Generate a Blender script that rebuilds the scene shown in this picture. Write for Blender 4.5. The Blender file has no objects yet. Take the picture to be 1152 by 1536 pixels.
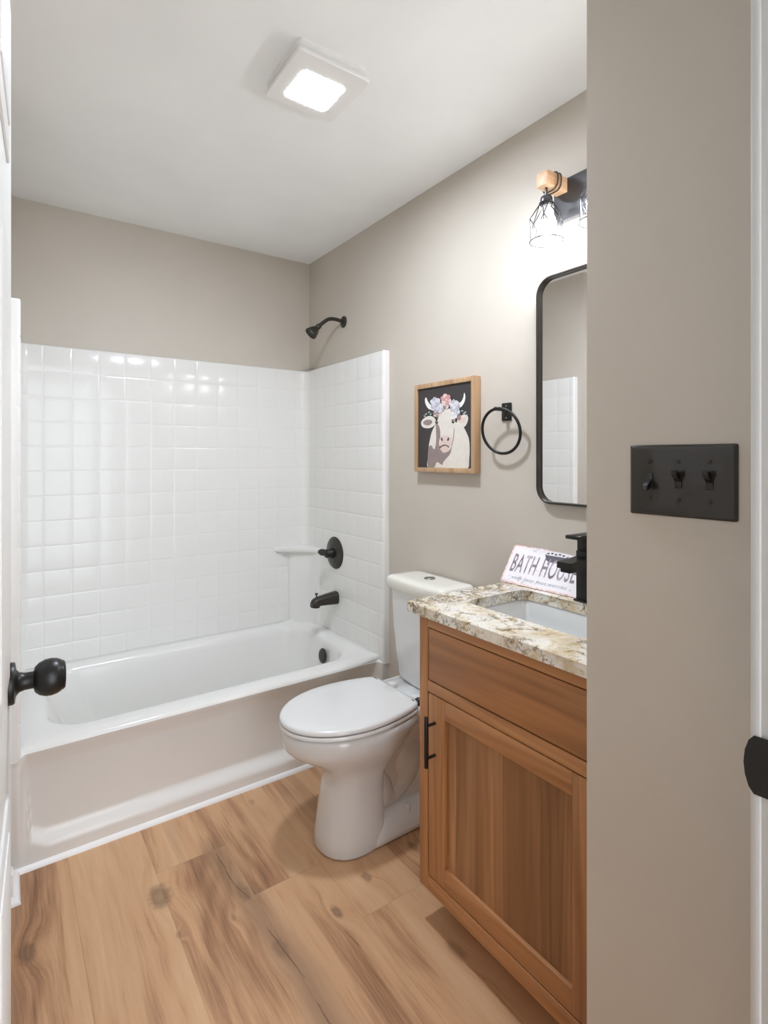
import bpy, bmesh, math, random
from mathutils import Vector, Matrix
random.seed(7)
R = math.radians
SC = bpy.context.scene
COL = SC.collection

# ------------------------------------------------------------------ camera, world, light, exposure
W, D, H = 1.44, 2.79, 2.44            # mirror wall x, tub wall y, ceiling z
CAM = (0.0, 0.0, 1.3291)
cd = bpy.data.cameras.new('camera'); cam = bpy.data.objects.new('camera', cd); COL.objects.link(cam)
cam.location = CAM; cam.rotation_euler = (R(90), 0, R(-35.164))
cd.sensor_fit = 'AUTO'; cd.sensor_width = 36; cd.lens = 811.17 / 1536 * 36
cd.shift_y = -(768 - 686.31) / 1536; cd.clip_start = 0.01
SC.camera = cam
wd = bpy.data.worlds.new('world'); SC.world = wd; wd.use_nodes = True
wd.node_tree.nodes['Background'].inputs[0].default_value = (0.93, 1.0, 1.09, 1)
wd.node_tree.nodes['Background'].inputs[1].default_value = 1.35
def area(name, loc, rot, size, power, color=(1, 1, 1)):
    l = bpy.data.lights.new(name, 'AREA'); l.energy = power; l.size = size; l.color = color
    o = bpy.data.objects.new(name, l); o.location = loc; o.rotation_euler = rot; COL.objects.link(o); return o
FAN_EMIT = 73.0
BULB_EMIT = 40.0
vs = SC.view_settings
vs.view_transform = 'Standard'; vs.look = 'None'; vs.gamma = 1; vs.exposure = 1.88; vs.use_curve_mapping = False
SC.cycles.max_bounces = 10; SC.cycles.diffuse_bounces = 6; SC.cycles.glossy_bounces = 5
SC.cycles.use_denoising = True; SC.cycles.sample_clamp_indirect = 6.0
SC.cycles.caustics_reflective = False; SC.cycles.caustics_refractive = False

# ------------------------------------------------------------------ colours and node helper
def lin(r, g, b):
    f = lambda c: (c/255/12.92) if c/255 <= .04045 else ((c/255+.055)/1.055)**2.4
    return (f(r), f(g), f(b), 1)
class N:
    def __init__(s, name, rough=.5, metal=0, base=(.8, .8, .8, 1), spec=.5, coat=0):
        s.m = bpy.data.materials.new(name); s.m.use_nodes = True; s.t = s.m.node_tree
        s.b = s.t.nodes['Principled BSDF']; i = s.b.inputs
        i['Base Color'].default_value = base; i['Roughness'].default_value = rough; i['Metallic'].default_value = metal
        i['Specular IOR Level'].default_value = spec; i['Coat Weight'].default_value = coat; i['Coat Roughness'].default_value = .08
    def n(s, typ, ins={}, **kw):
        nd = s.t.nodes.new(typ)
        for k, v in kw.items(): setattr(nd, k, v)
        for k, v in ins.items(): s.put(nd.inputs[k], v)
        return nd
    def put(s, sock, v):
        if isinstance(v, bpy.types.NodeSocket): s.t.links.new(v, sock)
        elif v is not None: sock.default_value = v
    def coord(s): return s.n('ShaderNodeTexCoord').outputs['Object']
    def mapping(s, v, scale=(1, 1, 1), loc=(0, 0, 0), rot=(0, 0, 0)):
        return s.n('ShaderNodeMapping', {'Vector': v, 'Scale': scale, 'Location': loc, 'Rotation': rot}).outputs[0]
    def math(s, op, a, b=None, c=None):
        nd = s.n('ShaderNodeMath', operation=op); s.put(nd.inputs[0], a)
        if b is not None: s.put(nd.inputs[1], b)
        if c is not None: s.put(nd.inputs[2], c)
        return nd.outputs[0]
    def noise(s, v, scale=5, detail=4, rough=.5, dist=0, out='Fac'):
        return s.n('ShaderNodeTexNoise', {'Vector': v, 'Scale': scale, 'Detail': detail, 'Roughness': rough, 'Distortion': dist}).outputs[out]
    def ramp(s, f, stops, interp='LINEAR'):
        nd = s.n('ShaderNodeValToRGB', {'Fac': f}); cr = nd.color_ramp; cr.interpolation = interp
        while len(cr.elements) < len(stops): cr.elements.new(.5)
        for e, (p, c) in zip(cr.elements, stops):
            e.position = p; e.color = c if len(c) == 4 else (*c, 1)
        return nd.outputs[0]
    def step(s, v, a, b):   # smoothstep a..b -> 0..1
        nd = s.n('ShaderNodeMapRange', {'Value': v, 'From Min': a, 'From Max': b}, interpolation_type='SMOOTHSTEP'); return nd.outputs[0]
    def mix(s, f, a, b, blend='MIX'):
        nd = s.n('ShaderNodeMix', data_type='RGBA', blend_type=blend)
        s.put(nd.inputs['Factor'], f); s.put(nd.inputs['A'], a) if False else s.put(nd.inputs[6], a); s.put(nd.inputs[7], b)
        return nd.outputs[2]
    def comb(s, x, y, z=0.0):
        nd = s.n('ShaderNodeCombineXYZ'); s.put(nd.inputs[0], x); s.put(nd.inputs[1], y); s.put(nd.inputs[2], z); return nd.outputs[0]
    def sep(s, v):
        nd = s.n('ShaderNodeSeparateXYZ', {'Vector': v}); return nd.outputs
    def bump(s, h, strength=.2, dist=.002):
        s.put(s.b.inputs['Normal'], s.n('ShaderNodeBump', {'Height': h, 'Strength': strength, 'Distance': dist}).outputs[0])
    def col(s, c): s.put(s.b.inputs['Base Color'], c)
    def rough(s, c): s.put(s.b.inputs['Roughness'], c)

def paint(name, c, rough=.6, var=.015, bump=.08, scale=180):
    k = N(name, rough); v = k.coord()
    f = k.noise(v, 2.5, 3)
    d = [max(0, x*(1-var*2)) for x in c[:3]]; u = [min(1, x*(1+var*2)) for x in c[:3]]
    k.col(k.ramp(f, [(.3, d), (.7, u)])); k.bump(k.noise(v, scale, 2), bump, .0006); return k.m
def gloss(name, c, rough=.15, coat=.0, bump=0.0, metal=0, spec=.5):
    k = N(name, rough, metal, c, spec, coat); v = k.coord()
    f = k.noise(v, 6, 3)
    k.rough(k.math('MULTIPLY_ADD', f, rough*.4, rough*.8))
    if bump: k.bump(k.noise(v, 9, 2), bump, .003)
    return k.m
def emit(name, c, s):
    k = N(name, .4, 0, (1, 1, 1, 1)); k.b.inputs['Emission Color'].default_value = c; k.b.inputs['Emission Strength'].default_value = s; return k.m

def wood(name, dark, mid, light, axis, seed=0.0, scale=1.0, rough=.45, stave=0.0):
    k = N(name, rough); v = k.coord()
    sc = [16*scale]*3; sc[axis] = 1.1*scale
    p = k.mapping(v, sc, (seed, seed*1.7, seed*.6))
    broad = k.noise(p, .55, 3, .5, .8)
    fine_sc = [95*scale]*3; fine_sc[axis] = 2.6*scale
    fine = k.noise(k.mapping(v, fine_sc, (seed, 0, seed)), 1.0, 4, .6)
    rings = k.math('SINE', k.math('MULTIPLY', k.noise(p, .8, 1, .4, .3), 46.0))
    f = k.math('MULTIPLY_ADD', broad, .95, k.math('MULTIPLY', fine, .38))
    f = k.math('ADD', f, k.math('MULTIPLY', rings, .045))
    c = k.ramp(f, [(.42, dark), (.66, mid), (.92, light)])
    if stave:
        o = k.sep(v); i = k.math('FLOOR', k.math('MULTIPLY', o[1], 1/stave))
        w = k.n('ShaderNodeTexWhiteNoise', {'W': i}, noise_dimensions='1D').outputs[0]
        g = k.math('MULTIPLY_ADD', w, .36, .80)
        c = k.mix(1.0, c, k.comb(g, g, g), 'MULTIPLY')
    k.col(c); k.rough(k.math('MULTIPLY_ADD', fine, .2, rough-.1)); k.bump(fine, .12, .0008)
    return k.m

WALLC = (0.56, 0.515, 0.452)
M = {}
M['wall'] = paint('beige_wall_paint', WALLC, .55)
M['ceiling'] = paint('white_ceiling_paint', (.905, .93, .935), .7)
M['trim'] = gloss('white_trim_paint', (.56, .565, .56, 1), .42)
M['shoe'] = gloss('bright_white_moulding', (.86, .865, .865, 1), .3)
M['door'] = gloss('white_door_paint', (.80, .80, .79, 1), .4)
M['acrylic'] = gloss('white_gelcoat', (.785, .782, .76, 1), .17, bump=.006, spec=.3)
M['porcelain'] = gloss('white_porcelain', (.71, .718, .715, 1), .10, coat=.3)
M['tanklid'] = gloss('ivory_porcelain', (.78, .765, .70, 1), .12, coat=.3)
M['seat'] = gloss('white_seat_plastic', (.71, .71, .705, 1), .16)
M['black'] = gloss('matte_black_metal', (.009, .0085, .008, 1), .36, spec=.4)
M['bronze'] = gloss('dark_bronze_metal', (.052, .046, .039, 1), .3, metal=.6)
M['plate'] = gloss('black_gloss_plastic', (.030, .027, .023, 1), .09)
M['toggle'] = gloss('black_switch_plastic', (.012, .011, .010, 1), .22)
M['brass'] = gloss('worn_metal', (.45, .40, .33, 1), .35, metal=.9)
M['gunmetal'] = gloss('gunmetal', (.10, .10, .11, 1), .25, metal=.7)
M['chrome'] = gloss('brushed_button', (.30, .29, .27, 1), .3, metal=.9)
M['cage'] = gloss('dark_wire', (.02, .02, .021, 1), .6)
M['rope'] = gloss('dark_cord', (.05, .035, .025, 1), .7)
M['fixplate'] = gloss('dark_fixture_plate', (.075, .075, .08, 1), .35, metal=.5)
M['plastic'] = gloss('white_fan_plastic', (.84, .84, .83, 1), .4)
M['dark'] = gloss('painted_gap_shade', (.008, .005, .004, 1), .9)  # near-black colour standing in for shade inside gaps and holes
k = N('mirror_silver', .0, 1.0, (.93, .93, .93, 1)); kv = k.noise(k.coord(), 3, 2); k.rough(k.math('MULTIPLY', kv, .012)); M['mirror'] = k.m
M['lens'] = emit('lit_fan_lens', (.92, 1, 1.12, 1), FAN_EMIT)
M['bulb'] = emit('lit_bulb', (.97, 1, 1.06, 1), BULB_EMIT)
dk, md, lt = lin(140, 95, 60), lin(178, 126, 82), lin(200, 150, 104)
M['cab_v'] = wood('stained_wood_upright', dk, md, lt, 2, 1.3)
M['cab_h'] = wood('stained_wood_level', dk, md, lt, 1, 4.1)
M['cab_p'] = wood('stained_wood_panel', lin(122, 84, 54), lin(160, 114, 76), lin(192, 146, 104), 2, 7.7, stave=.082)
M['cab_d'] = wood('stained_wood_drawer', dk, md, lt, 1, 9.4, .8)
M['frame'] = wood('light_oak_frame', lin(150, 120, 88), lin(184, 150, 114), lin(204, 174, 140), 2, 2.2)
M['block'] = wood('pale_wood_block', lin(196, 154, 116), lin(222, 184, 146), lin(234, 204, 168), 0, 5.0)

# granite
k = N('cream_granite', .12, coat=.2); v = k.coord()
dv = k.noise(v, 16, 5, .62, 0, 'Color')
p = k.mix(.13, v, dv, 'ADD')
o = k.sep(v)
e1 = k.n('ShaderNodeTexVoronoi', {'Vector': k.mapping(p, (1, .5, 1), rot=(0, 0, .7)), 'Scale': 15}, feature='DISTANCE_TO_EDGE').outputs[0]
e2 = k.n('ShaderNodeTexVoronoi', {'Vector': k.mapping(p, (.45, 1, .6), rot=(0, 0, -.5), loc=(3, 1, 0)), 'Scale': 44}, feature='DISTANCE_TO_EDGE').outputs[0]
m1 = k.step(k.noise(v, 13, 4, .6), .46, .60)
m2 = k.step(k.noise(k.mapping(v, (1, 1, 1), (4, 2, 1)), 9, 3, .55), .50, .64)
left = k.step(k.math('ADD', o[1], k.math('MULTIPLY', k.noise(v, 14, 3, .6), .16)), .27, .38)   # busier end of the slab
base = k.ramp(k.noise(v, 20, 6, .66, .5), [(.32, lin(196, 174, 136)), (.43, lin(222, 212, 190)), (.54, lin(234, 230, 222)), (.70, lin(218, 212, 204))])
c = k.mix(k.math('MULTIPLY', m2, .38), base, lin(190, 158, 104))
c = k.mix(k.math('MULTIPLY', k.math('SUBTRACT', 1.0, k.step(e1, .0, .09)), k.math('MULTIPLY', m1, .85)), c, lin(150, 120, 66))
c = k.mix(k.math('MULTIPLY', k.math('SUBTRACT', 1.0, k.step(e1, .0, .022)), m1), c, lin(92, 76, 52))
sp = k.math('MULTIPLY', k.math('SUBTRACT', 1.0, k.step(e2, .0, .16)), k.math('MAXIMUM', k.math('MULTIPLY', left, .9), k.math('MULTIPLY', k.step(k.noise(v, 17, 3, .6), .54, .64), .7)))
c = k.mix(sp, c, lin(100, 84, 58))
c = k.mix(k.math('MULTIPLY', k.step(k.noise(v, 95, 3, .6), .60, .70), .8), c, lin(122, 104, 80))
k.col(c); k.rough(k.math('MULTIPLY_ADD', e2, .1, .1)); M['granite'] = k.m

# floor planks
k = N('oak_plank_floor', .42); v = k.coord(); o = k.sep(v); X, Y = o[0], o[1]
row = k.math('FLOOR', k.math('DIVIDE', k.math('SUBTRACT', X, .175), .225))
yo = k.math('ADD', Y, k.math('MULTIPLY', row, .26))
jj = k.math('DIVIDE', k.math('SUBTRACT', yo, 2.09-12.2), 1.22)
j = k.math('FLOOR', jj)
wn = k.n('ShaderNodeTexWhiteNoise', {'Vector': k.comb(row, j, 0.0)}, noise_dimensions='3D')
rc = k.sep(wn.outputs['Color'])
wob = k.math('MULTIPLY', k.math('SUBTRACT', k.noise(k.comb(k.math('MULTIPLY', X, 2.0), k.math('MULTIPLY', Y, 1.6), rc[2]), 1.0, 3), .5), .05)
knots = [(.388, 1.729, .026, .044, 1), (.798, 1.373, .011, .022, 1), (.052, 1.737, .018, .032, .9), (.943, 1.434, .012, .020, .8), (1.146, 1.452, .012, .024, .8),
         (.545, 1.53, .006, .012, .6), (.40, 1.56, .006, .012, .6), (.786, 2.0, .008, .016, .5), (.60, 1.60, .016, .036, .55), (.615, 1.36, .016, .03, .55), (1.0, 1.08, .014, .03, .6), (.25, 1.2, .02, .035, .8), (.52, .95, .02, .04, .8)]
kn = None; push = None
for (kx, ky, a, b, s) in knots:
    dx = k.math('SUBTRACT', X, kx); dy = k.math('SUBTRACT', Y, ky)
    q = k.math('SQRT', k.math('ADD', k.math('POWER', k.math('DIVIDE', dx, a), 2.0), k.math('POWER', k.math('DIVIDE', dy, b), 2.0)))
    q = k.math('ADD', q, k.math('MULTIPLY', k.math('SUBTRACT', k.noise(v, 60, 2), .5), .9))
    g = k.math('MULTIPLY', k.math('SUBTRACT', k.math('SUBTRACT', 1.0, k.step(q, .55, 1.6)), k.math('MULTIPLY', k.math('SUBTRACT', 1.0, k.step(q, .1, .7)), .18)), s)
    kn = g if kn is None else k.math('MAXIMUM', kn, g)
    h = k.math('MULTIPLY', k.math('SUBTRACT', 1.0, k.step(q, .0, 4.5)), .035*s)
    push = h if push is None else k.math('ADD', push, h)
gx = k.math('ADD', k.math('ADD', X, wob), push)
gv = lambda sx, sy: k.comb(k.math('MULTIPLY_ADD', rc[0], 37.0, k.math('MULTIPLY', gx, sx)), k.math('MULTIPLY_ADD', rc[1], 19.0, k.math('MULTIPLY', Y, sy)), rc[2])
broad = k.noise(gv(7.0, .75), 1.0, 3, .5, .4)
mid = k.noise(gv(26, 1.9), 1.0, 4, .55, .6)
fine = k.noise(gv(150, 6), 1.0, 4, .65)
ring = k.math('SINE', k.math('MULTIPLY', k.noise(gv(5.5, .9), 1.0, 1, .4), 70.0))
f = k.math('MULTIPLY_ADD', broad, .80, k.math('MULTIPLY_ADD', mid, .44, .065))
f = k.math('ADD', f, k.math('MULTIPLY', k.math('SUBTRACT', fine, .5), .34))
f = k.math('ADD', f, k.math('MULTIPLY', ring, .026))
f = k.math('ADD', f, k.math('MULTIPLY', k.math('SUBTRACT', rc[2], .5), .05))
c = k.ramp(f, [(.38, lin(118, 82, 57)), (.53, lin(170, 127, 93)), (.67, lin(202, 159, 120)), (.90, lin(214, 176, 138))])
# greyish-brown smoky streaks
sm = k.step(k.noise(gv(9, .8), 1.3, 2, .5), .56, .74)
c = k.mix(k.math('MULTIPLY', sm, .34), c, lin(136, 106, 86))
# long wandering check along one plank and its smoky margin
cx = k.math('ADD', k.math('MULTIPLY_ADD', Y, -.072, .715), k.math('MULTIPLY', k.math('SUBTRACT', k.noise(k.comb(0.0, Y, 0.0), 5, 3, .5), .5), .05))
dc = k.math('ABSOLUTE', k.math('SUBTRACT', X, cx))
yr = k.math('MULTIPLY', k.step(Y, .9, 1.15), k.math('SUBTRACT', 1.0, k.step(Y, 1.8, 1.95)))
c = k.mix(k.math('MULTIPLY', k.math('MULTIPLY', k.math('SUBTRACT', 1.0, k.step(dc, .0, .075)), yr), .55), c, lin(112, 84, 66))
brk = k.step(k.noise(k.comb(0.0, Y, 3.0), 7, 2), .42, .52)
c = k.mix(k.math('MULTIPLY', k.math('MULTIPLY', k.math('SUBTRACT', 1.0, k.step(k.math('ADD', dc, k.math('MULTIPLY', k.noise(v, 120, 2), .0022)), .0008, .0040)), yr), k.math('MULTIPLY', brk, .72)), c, lin(58, 42, 34))
dc2 = k.math('ABSOLUTE', k.math('SUBTRACT', X, k.math('MULTIPLY_ADD', Y, -.11, .929)))
yr2 = k.math('MULTIPLY', k.step(Y, 1.225, 1.25), k.math('SUBTRACT', 1.0, k.step(Y, 1.29, 1.32)))
c = k.mix(k.math('MULTIPLY', k.math('MULTIPLY', k.math('SUBTRACT', 1.0, k.step(k.math('ADD', dc2, k.math('MULTIPLY', k.noise(v, 110, 2), .003)), .001, .0045)), yr2), .75), c, lin(60, 42, 32))
c = k.mix(k.math('MULTIPLY', kn, .62), c, lin(92, 70, 52))
# seams
fr = k.math('FRACT', k.math('DIVIDE', k.math('SUBTRACT', X, .175), .225))
ed = k.math('MULTIPLY', k.math('MINIMUM', fr, k.math('SUBTRACT', 1.0, fr)), .225)
fj = k.math('FRACT', jj); ej = k.math('MULTIPLY', k.math('MINIMUM', fj, k.math('SUBTRACT', 1.0, fj)), 1.22)
seam = k.math('SUBTRACT', 1.0, k.step(k.math('MINIMUM', ed, ej), .0004, .0016))
c = k.mix(k.math('MULTIPLY', seam, .2), c, lin(84, 60, 44))
k.col(c); k.rough(k.math('MULTIPLY_ADD', mid, .15, .36)); k.bump(k.math('SUBTRACT', fine, seam), .10, .0008)
M['floor'] = k.m

# ------------------------------------------------------------------ mesh helpers
def box(bm, x0, x1, y0, y1, z0, z1, bev=0, seg=2, mi=0):
    r = bmesh.ops.create_cube(bm, size=1.0)
    vv = r['verts']
    for q in vv:
        q.co = Vector(((x0+x1)/2 + q.co.x*(x1-x0), (y0+y1)/2 + q.co.y*(y1-y0), (z0+z1)/2 + q.co.z*(z1-z0)))
    fs = {f for q in vv for f in q.link_faces}
    for f in fs: f.material_index = mi
    if bev > 0:
        es = list({e for q in vv for e in q.link_edges})
        rb = bmesh.ops.bevel(bm, geom=es, offset=bev, segments=seg, affect='EDGES', profile=.5)
        for f in rb['faces']: f.material_index = mi
        vv = list({q for f in rb['faces'] for q in f.verts} | {q for q in vv if q.is_valid})
    return vv
def basis(a):
    a = Vector(a).normalized(); t = Vector((0, 0, 1)) if abs(a.z) < .9 else Vector((1, 0, 0))
    u = a.cross(t).normalized(); return a, u, a.cross(u).normalized()
def loft(bm, rings, cap0=True, cap1=True, closed=True, mi=0):
    rv = [[bm.verts.new(p) for p in r] for r in rings]
    n = len(rv[0])
    for a, b in zip(rv, rv[1:]):
        for i in range(n if closed else n-1):
            k2 = (i+1) % n
            f = bm.faces.new((a[i], a[k2], b[k2], b[i])); f.material_index = mi
    if cap0: bm.faces.new(rv[0][::-1]).material_index = mi
    if cap1: bm.faces.new(rv[-1]).material_index = mi
    return rv
def lathe(bm, prof, org, axis=(0, 0, 1), n=32, mi=0):
    a, u, w = basis(axis); org = Vector(org)
    rings = [[org + a*h + (u*math.cos(t)+w*math.sin(t))*max(r, 1e-5) for t in (2*math.pi*i/n for i in range(n))] for r, h in prof]
    loft(bm, rings, True, True, mi=mi)
def tube(bm, pts, rad, n=12, closed=False, mi=0):
    pts = [Vector(p) for p in pts]; m = len(pts); rings = []
    rads = rad if isinstance(rad, (list, tuple)) else [rad]*m
    t0 = None; u = None
    for i in range(m):
        if closed: t = (pts[(i+1) % m]-pts[i-1])
        else: t = pts[min(i+1, m-1)]-pts[max(i-1, 0)]
        t.normalize()
        if u is None: _, u, _ = basis(t)
        u = (u - t*u.dot(t)).normalized(); w = t.cross(u)
        rings.append([pts[i] + (u*math.cos(q)+w*math.sin(q))*rads[i] for q in (2*math.pi*j/n for j in range(n))])
    if closed:
        rings.append(rings[0]); rv = loft(bm, rings, False, False, mi=mi); bmesh.ops.remove_doubles(bm, verts=rv[0]+rv[-1], dist=1e-6)
    else: loft(bm, rings, mi=mi)
def poly_prism(bm, pts2, f3, d0, d1, mi=0):   # outline pts2, f3(a,b,d)->xyz
    loft(bm, [[f3(a, b, d0) for a, b in pts2], [f3(a, b, d1) for a, b in pts2]], mi=mi)
def smoothpath(pts, n=8):   # Catmull-Rom
    P = [Vector(p) for p in pts]; out = []
    for i in range(len(P)-1):
        a, b, c, d = P[max(i-1, 0)], P[i], P[i+1], P[min(i+2, len(P)-1)]
        for s in range(n):
            t = s/n
            out.append(.5*((2*b)+(c-a)*t+(2*a-5*b+4*c-d)*t*t+(3*b-a-3*c+d)*t**3))
    out.append(P[-1]); return out
def rrect(x0, x1, y0, y1, r, kc=8, ke=6):
    r = min(r, (x1-x0)/2-1e-4, (y1-y0)/2-1e-4); out = []
    cs = [(x1-r, y0+r, -90), (x1-r, y1-r, 0), (x0+r, y1-r, 90), (x0+r, y0+r, 180)]
    arcs = [[(cx+r*math.cos(R(a0+90*i/kc)), cy+r*math.sin(R(a0+90*i/kc))) for i in range(kc+1)] for cx, cy, a0 in cs]
    for q in range(4):
        out += arcs[q]; a = arcs[q][-1]; b = arcs[(q+1) % 4][0]
        out += [(a[0]+(b[0]-a[0])*i/ke, a[1]+(b[1]-a[1])*i/ke) for i in range(1, ke)]
    return out
def finish(name, bm, mats, parent=None, origin=None, smooth=True, ang=40):
    bmesh.ops.recalc_face_normals(bm, faces=bm.faces[:])
    org = Vector(origin) if origin is not None else Vector((0, 0, 0))
    if parent is not None: org = parent['_o'] if '_o' in parent else Vector((0, 0, 0)); org = Vector(org)
    bmesh.ops.translate(bm, verts=bm.verts[:], vec=-org)
    me = bpy.data.meshes.new(name); bm.to_mesh(me); bm.free()
    mats = mats if isinstance(mats, list) else [mats]
    for m in mats: me.materials.append(m)
    if smooth:
        for p in me.polygons: p.use_smooth = True
        me.set_sharp_from_angle(angle=R(ang))
    o = bpy.data.objects.new(name, me); COL.objects.link(o)
    o['_o'] = list(org)
    if parent is not None: o.parent = parent
    else: o.location = org
    return o
def thing(name, label, cat, loc, group=None):
    o = bpy.data.objects.new(name, None); COL.objects.link(o); o.location = loc; o['_o'] = list(loc)
    o['label'] = label; o['category'] = cat; o.empty_display_size = .05
    if group: o['group'] = group
    return o
def tag(o, label, cat):
    o['label'] = label; o['category'] = cat; return o
def structure(name, bm, mat, label, cat, smooth=False):
    o = finish(name, bm, mat, smooth=smooth); o['kind'] = 'structure'; o['label'] = label; o['category'] = cat; return o
B = bmesh.new
def text_into(bm, s, size, f3, mi, sx=1.0, shear=0.0, space=1.0, depth=.0006, bold=0.0):
    cu = bpy.data.curves.new('t', 'FONT'); cu.body = s; cu.size = size; cu.shear = shear; cu.space_character = space; cu.offset = bold
    cu.resolution_u = 3
    ob = bpy.data.objects.new('t', cu); COL.objects.link(ob)
    dg = bpy.context.evaluated_depsgraph_get(); me = bpy.data.meshes.new_from_object(ob.evaluated_get(dg))
    bpy.data.objects.remove(ob); bpy.data.curves.remove(cu)
    tb = B(); tb.from_mesh(me); bpy.data.meshes.remove(me)
    xs = [v.co.x for v in tb.verts]; x0, x1 = min(xs), max(xs)
    vm = {}
    for v in tb.verts: vm[v] = bm.verts.new(f3(((v.co.x-x0))*sx, v.co.y, depth))
    for f in tb.faces:
        try: bm.faces.new([vm[v] for v in f.verts]).material_index = mi
        except ValueError: pass
    tb.free(); return (x1-x0)*sx

# ------------------------------------------------------------------ room shell
SX, SY = .87, .593        # entry wall face / its end
DY = .27                  # room face of the doorway wall
XL, XT, YT = -.14, .012, 1.955   # left wall, tub-end wall face, where it starts
JL, JR = -.034, .745      # jamb faces
b = B(); box(b, -1.2, 2.2, -2.0, D+.1, -.06, 0); structure('floor', b, M['floor'], 'warm oak plank floor with knots', 'floor')
b = B(); box(b, -1.2, 2.2, -2.0, D+.1, H, H+.06); structure('ceiling', b, M['ceiling'], 'white painted ceiling over the bathroom', 'ceiling')
b = B(); box(b, W, W+.1, SY-.02, D+.1, 0, H); structure('wall_right', b, M['wall'], 'beige wall behind the mirror and the toilet', 'wall')
b = B(); box(b, XL-.1, W, D, D+.1, 0, H); structure('wall_back', b, M['wall'], 'beige wall above the tiled tub surround', 'wall')
b = B(); box(b, XL-.1, XL, DY-.115, YT, 0, H); box(b, XL-.1, XT, YT, D, 0, H)
structure('wall_left', b, M['wall'], 'beige wall behind the open door', 'wall')
b = B(); box(b, SX, W+.1, DY-.115, SY, 0, H); structure('wall_entry', b, M['wall'], 'beige wall end carrying the black switch plate', 'wall')
b = B(); box(b, JR+.02, SX, DY-.115, DY, 0, H); box(b, XL-.1, JL-.02, DY-.115, DY, 0, H); box(b, JL-.02, JR+.02, DY-.115, DY, 2.06, H)
structure('wall_front', b, M['wall'], 'beige wall around the doorway', 'wall')
b = B(); box(b, -.42, -.32, -2.0, DY-.115, 0, H); box(b, 1.1, 1.2, -2.0, DY-.115, 0, H); structure('wall_light_baffle', b, M['wall'], 'unseen beige hallway walls added to shape the daylight', 'wall')  # unseen walls, added to steer the daylight that enters the doorway
# door lining, stop and casings
b = B(); box(b, JR, JR+.02, DY-.118, DY+.001, 0, 2.06, .001); box(b, JL-.02, JL, DY-.118, DY+.001, 0, 2.06, .001); box(b, JL-.02, JR+.02, DY-.118, DY+.001, 2.04, 2.06)
for x0, x1 in ((JR-.004, JR+.056), (JL-.06, JL+.002)):
    box(b, x0, x1, DY, DY+.011, 0, 2.10, .003); box(b, x0+.018 if x0 > 0 else x0, x1 if x0 > 0 else x1-.018, DY, DY+.016, 0, 2.10, .004)
box(b, JL-.06, JR+.056, DY, DY+.012, 2.035, 2.10, .003)
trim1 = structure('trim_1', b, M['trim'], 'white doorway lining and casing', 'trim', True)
b = B()
pts = [(DY-.034, .924), (DY-.034, .994), (DY+.006, .994), (DY+.0115, .987), (DY+.0155, .974), (DY+.017, .959), (DY+.0155, .944), (DY+.0115, .931), (DY+.006, .924)]
poly_prism(b, pts, lambda y, z, d: (JR - d - (.004 if y > DY-.002 else 0), y, z), .0, .0022)
sp = finish('strike_plate', b, M['black'], trim1); sp['label'] = 'dark bronze strike plate on white jamb'
b = B()
pts = [(DY-.026, .944), (DY-.026, .974), (DY-.008, .974), (DY-.008, .944)]
poly_prism(b, pts, lambda y, z, d: (JR-d, y, z), .0018, .0026)
finish('strike_hole_shade', b, M['dark'], sp)  # dark patch painted as the shade inside the latch hole
for z in (.931, .987):
    b = B(); lathe(b, [(.0032, 0), (.0032, .0012), (.0018, .0018)], (JR-.0022, DY-.011, z), (-1, 0, 0), 14); finish('screw', b, M['brass'], sp)
# baseboards
def baseboard(name, x0, x1, y0, y1, label, h=.085):
    b = B(); box(b, x0, x1, y0, y1, 0, h, .003); return structure(name, b, M['shoe'], label, 'baseboard', True)
baseboard('baseboard_right', W-.013, W, 1.24, 2.0, 'white baseboard behind the toilet')
baseboard('baseboard_left', XT, XT+.013, YT, 2.001, 'short white baseboard beside the bathtub end')
baseboard('baseboard_entry', SX-.013, SX, DY+.02, SY, 'white baseboard below the black switch plate')
# quarter-round shoe moulding round the tub foot
def qround(bm, path, r=.019, nrm=1):
    prof = [(0, 0), (r, 0)] + [(r*math.cos(R(a)), r*math.sin(R(a))) for a in (18, 36, 54, 72)] + [(0, r)]
    rings = []
    P = [Vector((x, y, 0)) for x, y in path]
    for i, p in enumerate(P):
        d0 = (P[i]-P[i-1]).normalized() if i else (P[1]-P[0]).normalized()
        d1 = (P[i+1]-P[i]).normalized() if i < len(P)-1 else d0
        n0 = Vector((d0.y, -d0.x, 0)); n1 = Vector((d1.y, -d1.x, 0)); n = (n0+n1).normalized(); n /= max(.3, n.dot(n0))
        rings.append([p + n*a + Vector((0, 0, h)) for a, h in prof])
    loft(bm, rings)
b = B(); qround(b, [(XL, YT), (XT+.013, YT), (XT+.013, 2.093), (W-.005, 2.093)])
structure('trim_2', b, M['shoe'], 'white quarter round along the foot of the bathtub', 'trim', True)

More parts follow.
